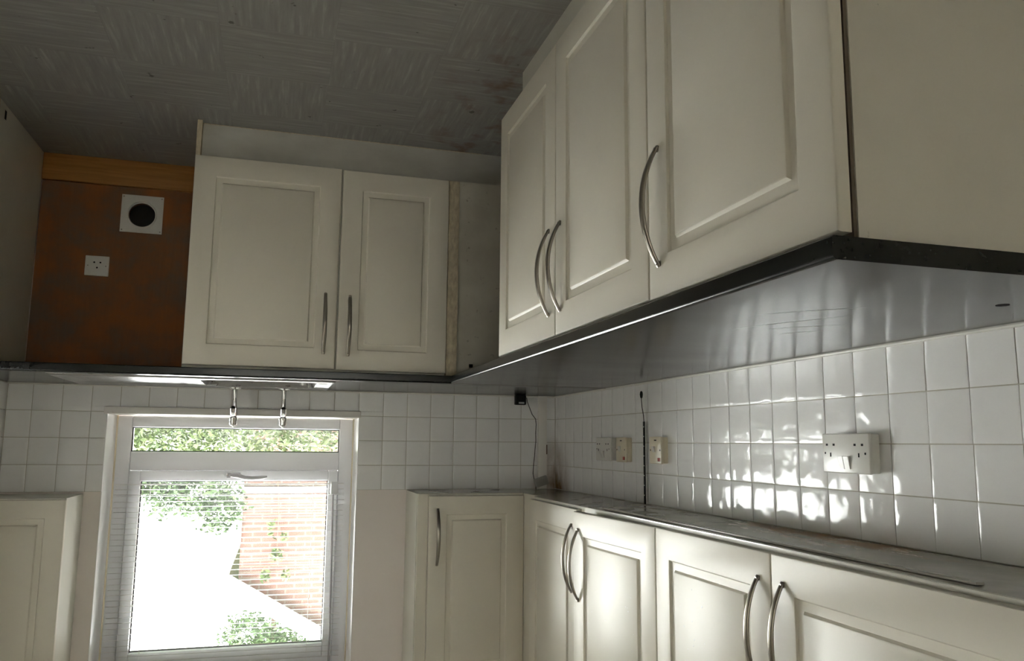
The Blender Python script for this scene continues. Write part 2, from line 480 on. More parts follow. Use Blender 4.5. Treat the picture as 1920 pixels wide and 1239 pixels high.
# right wall with an unseen half glazed door, added to let in fill light
DY0, DY1, DZ1 = -1.80, -0.98, 2.02
b = nb()
box(b, XR, XR + 0.2, DY1, 0.0, 0, ZC); box(b, XR, XR + 0.2, YREAR - 0.2, DY0, 0, ZC); box(b, XR, XR + 0.2, DY0, DY1, DZ1, ZC)
wall_right = struct('wall_right', b, M['wallplain'])
b = frame_bm_x(XR + 0.06, XR + 0.11, DY0, DY1, 0.0, DZ1, 0.10, 0.10, 1.02, 0.10)
dr2 = struct('door_2', b, M['white'])
obj('frosted_pane', bx(XR + 0.083, XR + 0.089, DY0 + 0.10, DY1 - 0.10, 1.02, DZ1 - 0.10), M['voile2'], dr2)  # added pane that spreads fill light over the long wall
# unseen rest of the photographer's house, put in to shade the brick gable
b = nb()
box(b, -5.0, XR + 0.2, YREAR - 0.2, 0.27, ZC + 0.12, 7.6); box(b, -5.0, -0.21, YREAR - 0.2, 0.27, -0.25, ZC + 0.12); box(b, XR + 0.21, 6.0, YREAR - 0.2, -3.2, -0.25, 7.6)
struct('wall_outer', b, M['brick'])
b = nb()           # unseen patio doors, added behind the camera for soft fill light
PX0, PX1, PZ1 = 0.15, 2.05, 2.15
box(b, 0.0, PX0, YREAR - 0.2, YREAR, 0, ZC); box(b, PX1, XR, YREAR - 0.2, YREAR, 0, ZC); box(b, PX0, PX1, YREAR - 0.2, YREAR, PZ1, ZC)
struct('wall_rear', b, M['wallplain'])
b = nb()
xm = (PX0 + PX1) / 2
for a0, a1 in ((PX0, xm), (xm, PX1)):
    box(b, a0, a0 + 0.08, YREAR - 0.12, YREAR - 0.06, 0, PZ1); box(b, a1 - 0.08, a1, YREAR - 0.12, YREAR - 0.06, 0, PZ1)
    box(b, a0 + 0.08, a1 - 0.08, YREAR - 0.12, YREAR - 0.06, 0, 0.12); box(b, a0 + 0.08, a1 - 0.08, YREAR - 0.12, YREAR - 0.06, PZ1 - 0.08, PZ1)
d2 = struct('door_1', b, M['white'])
for a0, a1 in ((PX0, xm), (xm, PX1)):
    obj('pane', bx(a0 + 0.08, a1 - 0.08, YREAR - 0.095, YREAR - 0.085, 0.12, PZ1 - 0.08), M['glass'], d2)
b = nb()
K = 60
cur = [[b.verts.new((PX0 + 0.01 + (PX1 - PX0 - 0.02) * i / K, YREAR - 0.03 + 0.016 * math.sin(i * 1.9), z)) for z in (0.02, PZ1 - 0.01)] for i in range(K + 1)]
for i in range(K): b.faces.new((cur[i][0], cur[i + 1][0], cur[i + 1][1], cur[i][1]))
obj('net_curtain', b, M['voile'], d2)  # unseen curtain, added to soften the fill light from the rear

# ------------------------------------------------------------------ tiling (real pillowed tiles on grout)
def tiles_bm(fm, ss, zs, hole=None, res=12, seed=1, wav=0.0003):
    """fm(along, up, out); ss, zs: joint positions; hole: (s0,s1,z0) no tiles inside"""
    rnd = random.Random(seed)
    bm = nb()
    g = 0.0011
    th = 0.0085
    for i in range(len(ss) - 1):
        for j in range(len(zs) - 1):
          rects = [(ss[i] + g, ss[i + 1] - g, zs[j] + g, zs[j + 1] - g)]
          if hole:
                a0, a1, b0, b1 = rects[0]
                h0, h1, hz = hole
                if b1 > hz and a1 > h0 and a0 < h1:
                    rects = []
                    if a0 < h0 - 0.004: rects.append((a0, h0, b0 if b0 > hz - 0.004 else hz, b1))
                    if a1 > h1 + 0.004: rects.append((h1, a1, b0 if b0 > hz - 0.004 else hz, b1))
                    if b0 < hz - 0.004: rects.append((a0, a1, b0, hz))
          for a0, a1, b0, b1 in rects:
            tx, tz, off = rnd.uniform(-.007, .007), rnd.uniform(-.007, .007), rnd.uniform(-.0003, .0003)
            ph = Vector((rnd.uniform(0, 50), rnd.uniform(0, 50), 0))
            W_, H_ = a1 - a0, b1 - b0
            if W_ < 0.006 or H_ < 0.006: continue
            ts = [0.0, 0.02, 0.05, 0.10, 0.16] + [0.16 + 0.68 * q / res for q in range(1, res)] + [0.84, 0.90, 0.95, 0.98, 1.0]
            grid = []
            for u in ts:
                row = []
                for v in ts:
                    e = min(u * W_, (1 - u) * W_, v * H_, (1 - v) * H_)
                    eu = min(u, 1 - u) * W_; ev = min(v, 1 - v) * H_
                    h = th - 0.0007 * max(math.exp(-eu / 0.004), math.exp(-ev / 0.004))
                    h += 0.00042 * (1 - (2 * u - 1) ** 4) + 0.00042 * (1 - (2 * v - 1) ** 4) - 0.0008
                    h += wav * (noise.noise(Vector((u * 2.6, v * 2.6, 0)) + ph) + 0.6 * noise.noise(Vector((u * 5.0, v * 5.0, 7)) + ph)) + off
                    h += tx * (u - .5) * W_ + tz * (v - .5) * H_
                    row.append(bm.verts.new(fm(a0 + u * W_, b0 + v * H_, h)))
                grid.append(row)
            nn = len(ts)
            for u in range(nn - 1):
                for v in range(nn - 1):
                    bm.faces.new((grid[u][v], grid[u + 1][v], grid[u + 1][v + 1], grid[u][v + 1]))
            rim = [grid[u][0] for u in range(nn)] + [grid[nn - 1][v] for v in range(1, nn)] + [grid[u][nn - 1] for u in range(nn - 2, -1, -1)] + [grid[0][v] for v in range(nn - 2, 0, -1)]
            low = []
            if fm(0, 0, 1).y < -0.5: low = [bm.verts.new((q.co.x, 0.0, q.co.z)) for q in rim]
            else: low = [bm.verts.new((0.0, q.co.y, q.co.z)) for q in rim]
            for q in range(len(rim)):
                bm.faces.new((rim[q], rim[(q + 1) % len(rim)], low[(q + 1) % len(rim)], low[q]))
    return bm
zt = [0.9035 + P * k for k in range(5)]
zt[4] = 1.311
xs = [0.008] + [0.0664 + P * i for i in range(21)] + [XR - 0.008]
ys = [-(0.6473 + P * j) for j in range(24, -7, -1)] + [-0.008]
tl = obj('tiling', tiles_bm(face_map('window', 0.0), xs, zt, (WX0, WX1, WZ0 - 0.028), 8, 3), M['tile'], wall_back, angle=60)
obj('grout', bx(0.0, WX0, -0.0062, 0.0, 0.88, 1.311), M['grout'], wall_back)
obj('grout', bx(WX1, XR, -0.0062, 0.0, 0.88, 1.311), M['grout'], wall_back)
obj('grout', bx(WX0, WX1, -0.0062, 0.0, 0.88, WZ0 - 0.029), M['grout'], wall_back)
obj('tiling', tiles_bm(face_map('long', 0.0), ys, zt, None, 12, 5, 0.0006), M['tile'], wall_left, angle=60)
obj('grout', bx(0.0, 0.0062, ys[0], 0.0, 0.88, 1.311), M['grout'], wall_left)
b = nb()
for k in range(6):
    for j in range(4):
        box(b, XR - 0.008, XR, -0.008 - P * (k + 1) + 0.001, -0.008 - P * k - 0.001, zt[j] + 0.001, zt[j + 1] - 0.001, 0.0015, 2)
obj('tiling', b, M['tile'], wall_right)
# sealant bead where the tiles meet the worktops, and the white pipe boxing in the corner
b = nb()
tube(b, [(0.012, -0.0115, ZW + 0.003), (0.9, -0.0115, ZW + 0.003), (XR, -0.0115, ZW + 0.003)], 0.0042, 8)
tube(b, [(0.0115, -0.012, ZW + 0.003), (0.0115, -1.2, ZW + 0.003), (0.0115, -2.69, ZW + 0.003)], 0.0046, 8)
struct('trim_1', b, M['sealant'])
b = bx(0.052, 0.093, -0.026, -0.009, 0.902, 1.311, 0.003)
tr2 = struct('trim_2', b, M['gloss'])
obj('rust_mark', bx(0.0515, 0.0555, -0.0268, -0.0255, 1.118, 1.160, 0.001), mat('rust', (0.10, 0.04, 0.015), 0.8), tr2)

# ------------------------------------------------------------------ window
GY = 0.215
win = bpy.data.objects.new('window_1', None); COL.objects.link(win); win['kind'] = 'structure'
def frame_bm(x0, x1, z0, z1, l, r, bo, t, y0, y1, bev=0.004):
    bm = nb()
    box(bm, x0, x0 + l, y0, y1, z0, z1, bev); box(bm, x1 - r, x1, y0, y1, z0, z1, bev)
    box(bm, x0 + l, x1 - r, y0, y1, z0, z0 + bo, bev); box(bm, x0 + l, x1 - r, y0, y1, z1 - t, z1, bev)
    return bm
b = frame_bm(WX0, WX1, WZ0, WZ1, 0.063, 0.061, 0.048, 0.05, 0.200, 0.262)
box(b, WX0 + 0.063, WX1 - 0.061, 0.200, 0.262, 1.161, 1.238, 0.004)
obj('window_frame', b, M['white'], win)
obj('sash', frame_bm(0.945, 1.782, 1.239, 2.012, 0.040, 0.044, 0.042, 0.055, 0.184, 0.245), M['white'], win)
for nm, (x0, x1, z0, z1) in (('top', (0.985, 1.738, 1.281, 1.957)), ('low', (0.943, 1.784, 1.061, 1.161))):
    obj('pane', bx(x0, x1, 0.222, 0.226, z0, z1), M['glass'], win)
    q = nb(); t_ = 0.004
    box(q, x0, x0 + t_, 0.212, 0.2215, z0, z1); box(q, x1 - t_, x1, 0.212, 0.2215, z0, z1)
    box(q, x0, x1, 0.212, 0.2215, z0, z0 + t_); box(q, x0, x1, 0.212, 0.2215, z1 - t_, z1)
    obj('gasket', q, M['gasket'], win)
# espagnolette handle
b = bx(1.348, 1.405, 0.172, 0.1845, 1.246, 1.268, 0.004, 3)
hd = obj('handle_plate', b, M['handle'], win)
b = nb()
tube(b, [(1.378, 0.183, 1.257), (1.378, 0.160, 1.257)], 0.009, 14)
tube(b, [(1.386, 0.158, 1.256), (1.360, 0.152, 1.257), (1.330, 0.146, 1.266), (1.300, 0.143, 1.268), (1.262, 0.143, 1.265), (1.240, 0.144, 1.262)], [0.008, 0.0095, 0.008, 0.0078, 0.0072, 0.004], 12)
obj('handle', b, M['handle'], win)
b = nb(); box(b, 1.397, 1.4025, 0.170, 0.1725, 1.2535, 1.2595)
obj('screw', b, M['steel'], win)
obj('window_sill', bx(0.874, 1.855, -0.022, 0.200, 0.985, WZ0 + 0.001, 0.004, 3), M['gloss'], win)
b = nb()          # cream sealant down the sides of the frame
tube(b, [(WX1 - 0.003, 0.197, WZ0), (WX1 - 0.003, 0.197, WZ1)], 0.005, 8)
tube(b, [(WX0 + 0.003, 0.197, WZ0), (WX0 + 0.003, 0.197, WZ1)], 0.004, 8)
obj('bead', b, M['cream'], win)
b = nb()          # white lining strips on both reveals, beside the tiles
for x0_, x1_ in ((WX1 - 0.002, WX1 + 0.0015), (WX0 - 0.0015, WX0 + 0.002)):
    box(b, x0_, x1_, -0.0095, 0.196, WZ0, 1.311, 0.0005); box(b, x0_ + 0.0003, x1_ - 0.0003, -0.0015, 0.196, 1.3112, WZ1 - 0.001, 0.0005)
struct('trim_3', b, M['reveal'])

# venetian blind
bl = thing('venetian_blind', 'white slatted blind hanging in the window with its slats open', 'blind', (1.37, 0.13, 2.05))
BX0, BX1 = 0.922, 1.822
b = nb()
zs_ = [1.312, 1.332, 1.338] + [1.338 + 0.0213 * k for k in range(1, 32)]
for q, z in enumerate(zs_):
    yc = 0.135
    tilt = 0.10 + random.uniform(-0.03, 0.03) + 0.16 * max(0, (q - 25) / 6)
    sl = random.uniform(-0.0015, 0.0015)
    rows = []
    for x, dz in ((BX0 + random.uniform(-.003, .003), -sl), (BX1 + random.uniform(-.003, .003), sl)):
        top, bot = [], []
        for k in range(7):
            s = (k / 6 - 0.5) * 0.0245
            hh = 0.0016 * (1 - (2 * k / 6 - 1) ** 2) + s * tilt
            top.append(b.verts.new((x, yc + s, z + dz + hh + 0.0003))); bot.append(b.verts.new((x, yc + s, z + dz + hh - 0.0003)))
        rows.append(top + bot[::-1])
    r0, r1 = rows
    for k in range(14): b.faces.new((r0[k], r0[(k + 1) % 14], r1[(k + 1) % 14], r1[k]))
    b.faces.new(r0); b.faces.new(r1)
obj('slats', b, M['slat'], bl)
obj('bottom_rail', bx(BX0, BX1, 0.123, 0.147, 1.290, 1.2945, 0.001), M['slat'], bl)
obj('head_rail', bx(BX0, BX1, 0.118, 0.152, 2.03, 2.058, 0.002), M['white'], bl)
for x in (1.05, 1.69):
    for y in (0.1215, 0.1485):
        obj('ladder_cord', tube(nb(), [(x, y, 1.292), (x, y, 2.03)], 0.0006, 5), M['slat'], bl)
b = nb(); tube(b, [(0.968, 0.112, 1.335), (0.962, 0.113, 1.7), (0.958, 0.116, 2.035)], 0.0042, 8)
obj('tilt_wand', b, M['wand'], bl)
obj('wand_cap', bx(0.948, 0.978, 0.101, 0.119, 1.283, 1.335, 0.003), M['white'], bl)

# ------------------------------------------------------------------ worktops
def strip_profile(bm, fm, s0, s1, back, front, z0, z1, r=0.006, n_=5):
    """board running along s with a rolled front top edge; fm(s, depth, z)"""
    prof = [(back, z0), (front - 0.002, z0), (front, z0 + 0.002)]
    for k in range(n_ + 1):
        a = math.pi / 2 * k / n_
        prof.append((front - r + r * math.cos(a), z1 - r + r * math.sin(a)))
    prof.append((back, z1))
    ends = []
    for s in (s0, s1):
        ends.append([bm.verts.new(fm(s, d, z)) for d, z in prof])
    L = len(prof)
    for k in range(L): bm.faces.new((ends[0][k], ends[0][(k + 1) % L], ends[1][(k + 1) % L], ends[1][k]))
    bm.faces.new(ends[0]); bm.faces.new(ends[1])
    return bm
fw = lambda s, d, z: Vector((s, -d, z))
SX0, SX1, SY0, SY1 = 1.085, 1.475, -0.50, -0.16      # sink bowl
Z0W = 0.873
b = nb()
strip_profile(b, fw, 0.0005, XR - 0.0085, -SY0 + 0.01, 0.6035, Z0W, ZW)
box(b, 0.0005, XR - 0.0085, SY1 + 0.01, -0.0085, Z0W, ZW)
box(b, 0.0005, SX0 - 0.01, SY0 - 0.01, SY1 + 0.01, Z0W, ZW); box(b, SX1 + 0.01, XR - 0.0085, SY0 - 0.01, SY1 + 0.01, Z0W, ZW)
wt1 = obj('worktop', b, M['laminate'])
tag(wt1, 'black laminate worktop under the window that holds the steel sink', 'worktop')
b = nb()
strip_profile(b, lambda s, d, z: Vector((d, s, z)), -0.6045, -2.694, 0.0085, 0.6182, Z0W, ZW)
wt2 = obj('worktop', b, M['laminate'])
tag(wt2, 'long black laminate worktop beside the tiled wall of sockets, its end in view', 'worktop')
obj('joint_strip', bx(0.0085, 0.613, -0.607, -0.601, ZW - 0.001, ZW + 0.0012), M['greyplastic'], wt2, 'thin strip over the worktop joint')
b = nb(); tube_lathe(b, [(0.0095, 0), (0.0095, 0.0006)], Vector((0.182, -2.519, ZW)), Vector((0, 0, 1)), 20)
obj('drilled_hole', b, M['void'], wt2, 'round dark hole near the end')
b = nb()
rs = random.Random(4)
for (xa, ya, xb, yb) in ((0.47, -2.32, 0.36, -2.44), (0.42, -2.16, 0.33, -2.36), (0.36, -2.18, 0.27, -2.28), (0.30, -2.13, 0.26, -2.20)):
    d_ = Vector((xb - xa, yb - ya, 0)); nrm = Vector((-d_.y, d_.x, 0)).normalized()
    K = 10; prev = None
    for k in range(K + 1):
        c_ = Vector((xa, ya, ZW + 0.0003)) + d_ * k / K + nrm * 0.004 * math.sin(k * 0.5)
        wd = 0.0012 * math.sin(math.pi * k / K) * rs.uniform(0.5, 1.3) + 0.0002
        cur = (b.verts.new(c_ - nrm * wd), b.verts.new(c_ + nrm * wd))
        if prev: b.faces.new((prev[0], prev[1], cur[1], cur[0]))
        prev = cur
obj('scratches', b, mat('pale_scratch', (0.85, 0.85, 0.84), 0.5), wt2, 'pale scratches')

# ------------------------------------------------------------------ sink and taps
def smooth(a, b_, x):
    t = min(1, max(0, (x - a) / (b_ - a))); return t * t * (3 - 2 * t)
b = nb()
RX0, RX1, RY0, RY1 = 1.018, 1.938, -0.553, -0.050
def sink_h(x, y):
    e = min(x - RX0, RX1 - x, y - RY0, RY1 - y)
    h = 0.0060 - 0.0050 * (1 - smooth(0, 0.007, e))
    h -= 0.0022 * smooth(0.016, 0.026, e)
    def rr(x0, x1, y0, y1, r):
        cx, cy = (x0 + x1) / 2, (y0 + y1) / 2
        qx, qy = abs(x - cx) - (x1 - x0) / 2 + r, abs(y - cy) - (y1 - y0) / 2 + r
        return math.hypot(max(qx, 0), max(qy, 0)) + min(max(qx, qy), 0) - r
    dbowl = rr(SX0, SX1, SY0, SY1, 0.06)
    h -= 0.15 * smooth(0.004, -0.03, dbowl)
    h += 0.0015 * math.exp(-((dbowl - 0.012) / 0.008) ** 2)
    dd = rr(1.535, 1.905, -0.515, -0.175, 0.03)
    h -= 0.0026 * smooth(0.0, -0.012, dd)
    if dd < -0.02: h += 0.0016 * (0.5 + 0.5 * math.cos((y + 0.345) / 0.034 * 2 * math.pi))
    return ZW + h
NX, NY = 130, 84
G = [[b.verts.new((RX0 + (RX1 - RX0) * i / NX, RY0 + (RY1 - RY0) * j / NY, sink_h(RX0 + (RX1 - RX0) * i / NX, RY0 + (RY1 - RY0) * j / NY))) for j in range(NY + 1)] for i in range(NX + 1)]
for i in range(NX):
    for j in range(NY): b.faces.new((G[i][j], G[i + 1][j], G[i + 1][j + 1], G[i][j + 1]))
rim = [G[i][0] for i in range(NX + 1)] + [G[NX][j] for j in range(1, NY + 1)] + [G[i][NY] for i in range(NX - 1, -1, -1)] + [G[0][j] for j in range(NY - 1, 0, -1)]
low = [b.verts.new((q.co.x, q.co.y, ZW + 0.0002)) for q in rim]
for q in range(len(rim)): b.faces.new((rim[q], rim[(q + 1) % len(rim)], low[(q + 1) % len(rim)], low[q]))
sk = obj('sink', b, M['sinksteel'], None, None, 60)
tag(sk, 'shallow stainless steel sink with ribbed drainer let into the worktop', 'sink')
b = nb(); tube_lathe(b, [(0.035, 0), (0.035, 0.003), (0.02, 0.0015)], Vector((1.28, -0.33, ZW - 0.149)), Vector((0, 0, 1)), 24)
obj('plug_hole', b, M['chrome'], sk)

def tap(x, y, label, turn=0.0):
    zb = ZW + 0.0022
    t = thing('pillar_tap', label, 'tap', (x, y, zb), 'pillar taps on the sink')
    obj('body', lathe(nb(), [(r_, z_ * 0.92) for r_, z_ in [(0.024, 0), (0.024, 0.003), (0.020, 0.007), (0.0105, 0.011), (0.0088, 0.018), (0.0085, 0.055), (0.0095, 0.075), (0.0115, 0.098), (0.0128, 0.112), (0.0125, 0.126), (0.0105, 0.129)]], (x, y, zb)), M['chrome'], t)
    b = nb()
    tube(b, [(x, y, zb + 0.100), (x, y - 0.03, zb + 0.108), (x, y - 0.06, zb + 0.104), (x, y - 0.078, zb + 0.094), (x, y - 0.086, zb + 0.084)], [0.0115, 0.0112, 0.0108, 0.0105, 0.0102], 16, True)
    sp = obj('spout', b, M['chrome'], t)
    b = nb()
    ax = Vector((0, -0.78, -0.63))
    tube_lathe(b, [(0.0068, 0), (0.0068, 0.0006)], Vector((x, y - 0.0862, zb + 0.0838)), ax, 16)
    obj('outlet', b, M['void'], sp)
    b = nb()
    prof = [(0.0135, 0.129), (0.0155, 0.131), (0.0155, 0.134), (0.0148, 0.136), (0.0142, 0.150), (0.0132, 0.158), (0.0128, 0.160), (0.0105, 0.1635), (0.004, 0.165), (0.0035, 0.170), (0.001, 0.1715)]
    tube_lathe(b, [(r * 1.05, z * 0.92) for r, z in prof], Vector((x, y, zb)), Vector((0, 0, 1)), 20)
    hb = obj('tap_head', b, M['chrome'], t)
    b = nb()
    for k in range(6):
        a = k * math.pi / 3 + turn
        c_ = Vector((x + 0.0148 * math.cos(a), y + 0.0148 * math.sin(a), zb))
        tube(b, [c_ + Vector((0, 0, 0.126)), c_ + Vector((-.0012 * math.cos(a), -.0012 * math.sin(a)  , 0.1455))], 0.0022, 8)
    obj('grip', b, M['chrome'], hb)
tap(1.376, -0.105, 'chrome pillar tap on the sink on the side nearer the ribbed drainer', 0.2)
tap(1.190, -0.105, 'chrome pillar tap on the sink on the side nearer the tiled corner', 0.5)

# ------------------------------------------------------------------ base units
def boards(bm, x0, x1, y0, y1, z0, z1, t=0.016, open_face=None):
    box(bm, x0, x0 + t, y0, y1, z0, z1); box(bm, x1 - t, x1, y0, y1, z0, z1)
    box(bm, x0 + t, x1 - t, y0, y1, z0, z0 + t); box(bm, x0 + t, x1 - t, y0, y1, z1 - t, z1)
    if open_face == '-y': box(bm, x0 + t, x1 - t, y1 - t, y1, z0 + t, z1 - t)
    if open_face == '+x': box(bm, x0 + 0.001, x0 + t, y0 + t, y1 - t, z0 + t, z1 - t)
    return bm
def add_door(parent, fm, s0, s1, z0, z1, hs=None, hz=None, rot=None, label=None, hlabel=None, inset=0.071):
    d = obj('door', door_bm(fm, s0, s1, z0, z1, inset, rot), M['door'], parent, label, 25)
    if hs is not None: obj('handle', handle_bm(fm, hs, hz, rot=rot), M['steel'], d, hlabel, 50)
    return d

YD = -0.5835     # door face of the run under the window
XD = 0.5982      # door face of the long run
fmw, fml = face_map('window', YD), face_map('long', XD)
cb = thing('sink_cupboard', 'cream two door base cupboard under the sink and window', 'cupboard', (1.08, -0.3, 0))
b = nb()
box(b, 0.634, 0.650, YD + 0.0195, -0.03, 0.132, 0.872); box(b, 1.514, 1.53, YD + 0.0195, -0.03, 0.132, 0.872)
box(b, 0.650, 1.514, YD + 0.0195, -0.03, 0.132, 0.148); box(b, 0.650, 1.514, -0.046, -0.03, 0.148, 0.872); box(b, 0.650, 1.514, YD + 0.0195, YD + 0.036, 0.80, 0.872)
box(b, 1.020, 1.036, YD + 0.0195, YD + 0.04, 0.148, 0.80)
obj('carcass', b, M['carcass'], cb)
b = bx(1.514, 1.53, YD + 0.0195, -0.03, 0.0005, 0.1318)
obj('side_panel', b, M['chip'], cb, 'raw chipboard edge reaching the floor')
add_door(cb, fmw, 1.030, 1.528, 0.134, 0.862, 1.070, 0.702)
add_door(cb, fmw, 0.633, 1.0245, 0.136, 0.8645, 0.985, 0.706)
fp = obj('filler_post', bx(0.592, 0.632, -0.578, -0.555, 0.135, 0.8725, 0.001), M['chip'])
tag(fp, 'bare cream timber filler strip between the sink cupboard and blank corner panel', 'filler strip')
cp = thing('corner_panel', 'grubby blank white panel closing the base corner beneath the worktop joint', 'panel', (0.3, -0.56, 0.13))
obj('board', bx(0.02, 0.5915, -0.574, -0.556, 0.133, 0.8725), M['dirty'], cp)
obj('notch', bx(0.530, 0.544, -0.5752, -0.573, 0.826, 0.838), M['void'], cp, 'small dark notch')
pl = thing('plinth', 'pale kickboard on the floor under the sink cupboard doors', 'plinth', (1.0, -0.54, 0), 'kickboards on the floor')
obj('board', bx(0.03, 1.5135, -0.5335, -0.517, 0.0005, 0.1312), M['plinth'], pl)
obj('torn_edge', bx(0.50, 1.513, -0.5342, -0.5337, 0.0005, 0.003), M['chip'], pl)
b = bx(0.534, 0.550, -2.665, -1.246, 0.0005, 0.128)
pl2 = obj('plinth', b, M['carcass'])
tag(pl2, 'pale kickboard on the floor under the long run of base doors', 'plinth', 'kickboards on the floor')

ZB, ZT = 0.130, 0.8615
c1_ = thing('base_cupboard', 'cream two door base cupboard next to the open corner gap, handles side by side', 'cupboard', (0.3, -1.68, 0.13), 'base cupboards of the long run')
obj('carcass', boards(nb(), 0.02, XD - 0.0195, -2.179, -1.180, 0.1305, 0.872, 0.016, '+x'), M['carcass'], c1_)
add_door(c1_, fml, -1.6785, -1.181, ZB, ZT, -1.636, 0.702)
add_door(c1_, fml, -2.1785, -1.6815, ZB, ZT, -1.718, 0.702)
c2_ = thing('base_cupboard', 'cream single door base cupboard at the exposed end of the long worktop', 'cupboard', (0.3, -2.43, 0.0), 'base cupboards of the long run')
obj('carcass', boards(nb(), 0.02, XD - 0.026, -2.680, -2.182, 0.1305, 0.872, 0.016, '+x'), M['carcass'], c2_)
obj('end_panel', bx(0.009, XD - 0.026, -2.6838, -2.6802, 0.0005, 0.8725), M['panel'], c2_, 'wide plain white end panel')
obj('edge_strip', bx(XD - 0.0255, XD - 0.0205, -2.682, -2.66, 0.1305, 0.8725), M['darkedge'], c2_, 'dark gap edge behind the door')
add_door(c2_, fml, -2.681, -2.1815, ZB, ZT + 0.002, -2.222, 0.702)

# appliance gap at the right end of the window run
ap = thing('end_panel', 'chipped white upright panel at the side of the empty appliance gap', 'panel', (2.148, -0.3, 0))
obj('board', bx(2.140, 2.157, -0.552, -0.028, 0.0005, 0.8725), M['carcass'], ap)
obj('front_edging', bx(2.1395, 2.1575, -0.558, -0.5525, 0.0005, 0.8725), M['chip'], ap)
b = nb(); box(b, 2.1392, 2.1405, -0.50, -0.485, 0.02, 0.05)
obj('notch', b, M['void'], ap, 'dark chipped notch near the floor')
R_ = 0.052
def ring_plate(x0, x1, z0, z1, yf, yb, cx, cz, r, seg=48, lip=0.004):
    bm = nb()
    def sq(a):
        dx, dz = math.cos(a), math.sin(a)
        k_ = min((x1 - cx) / dx if dx > 1e-9 else ((x0 - cx) / dx if dx < -1e-9 else 9), (z1 - cz) / dz if dz > 1e-9 else ((z0 - cz) / dz if dz < -1e-9 else 9))
        return cx + dx * k_, cz + dz * k_
    angs = sorted({2 * math.pi * k / seg for k in range(seg)} | {math.atan2(zz - cz, xx - cx) % (2 * math.pi) for xx in (x0, x1) for zz in (z0, z1)})
    A = []
    for a in angs:
        X_, Z_ = sq(a)
        A.append((bm.verts.new((X_, yb, Z_)), bm.verts.new((X_, yf, Z_)), bm.verts.new((cx + (r + .004) * math.cos(a), yf, cz + (r + .004) * math.sin(a))), bm.verts.new((cx + r * math.cos(a), yf - lip, cz + r * math.sin(a))), bm.verts.new((cx + (r - .003) * math.cos(a), yf - lip / 2, cz + (r - .003) * math.sin(a))), bm.verts.new((cx + (r - .003) * math.cos(a), yb, cz + (r - .003) * math.sin(a)))))
    for k in range(len(A)):
        p_, q_ = A[k], A[(k + 1) % len(A)]
        for j in range(5): bm.faces.new((p_[j], q_[j], q_[j + 1], p_[j + 1]))
        bm.faces.new((p_[5], q_[5], q_[0], p_[0]))
    return bm
pb = obj('plywood_backboard', ring_plate(1.536, 2.139, 0.108, 0.872, -0.018, -0.0005, 1.772, 0.219, R_, 48, 0), M['ply'])
tag(pb, 'stained orange brown plywood sheet at the back of the empty appliance gap', 'backboard')
tb = obj('timber_batten', bx(1.536, 2.139, -0.034, -0.0185 + 0.018, 0.0005, 0.1075, 0.002), M['timber'])
tag(tb, 'orange timber batten along the floor below the plywood sheet', 'batten')
# vent pipe plate
vp = thing('vent_plate', 'square white plate with a round dark pipe hole on the plywood', 'vent', (1.772, -0.02, 0.216))
obj('plate', ring_plate(1.695, 1.850, 0.139, 0.292, -0.0235, -0.0185, 1.772, 0.219, R_), M['socket'], vp)
b = nb(); tube_lathe(b, [(R_ - 0.0032, 0), (R_ - 0.0032, 0.0004)], Vector((1.772, -0.0006, 0.219)), Vector((0, -1, 0)), 40)
obj('pipe_opening', b, M['void'], vp, 'black round pipe opening')
for xx in (1.702, 1.843):
    for zz in (0.147, 0.284):
        b = nb(); tube_lathe(b, [(0.003, 0), (0.0025, 0.001)], Vector((xx, -0.0235, zz)), Vector((0, -1, 0)), 10)
        obj('screw', b, M['steel'], vp)

# ------------------------------------------------------------------ sockets and switches
def faceplate(fm, s0, s1, z0, z1, depth, plate_t=0.009):
    """pattress box and face plate, given by its corners on the wall face"""
    def bb(a0, a1, h0, h1, d0, d1, bev=0.0, seg=2):
        p, q = fm(a0, h0, d0), fm(a1, h1, d1)
        return bx(min(p.x, q.x), max(p.x, q.x), min(p.y, q.y), max(p.y, q.y), min(p.z, q.z), max(p.z, q.z), bev=bev, seg=seg)
    return bb
def wedge(fm, a0, a1, h0, h1, d0, dlow, dhigh):
    bm = nb()
    vs = [bm.verts.new(fm(s, h, d)) for s, h, d in ((a0, h0, d0), (a1, h0, d0), (a1, h1, d0), (a0, h1, d0), (a0, h0, dlow), (a1, h0, dlow), (a1, h1, dhigh), (a0, h1, dhigh))]
    for i in ((0, 1, 2, 3), (4, 5, 6, 7), (0, 1, 5, 4), (1, 2, 6, 5), (2, 3, 7, 6), (3, 0, 4, 7)): bm.faces.new([vs[k_] for k_ in i])
    bmesh.ops.recalc_face_normals(bm, faces=bm.faces)
    bmesh.ops.bevel(bm, geom=list(bm.edges), offset=0.0006, segments=2, affect='EDGES')
    return bm
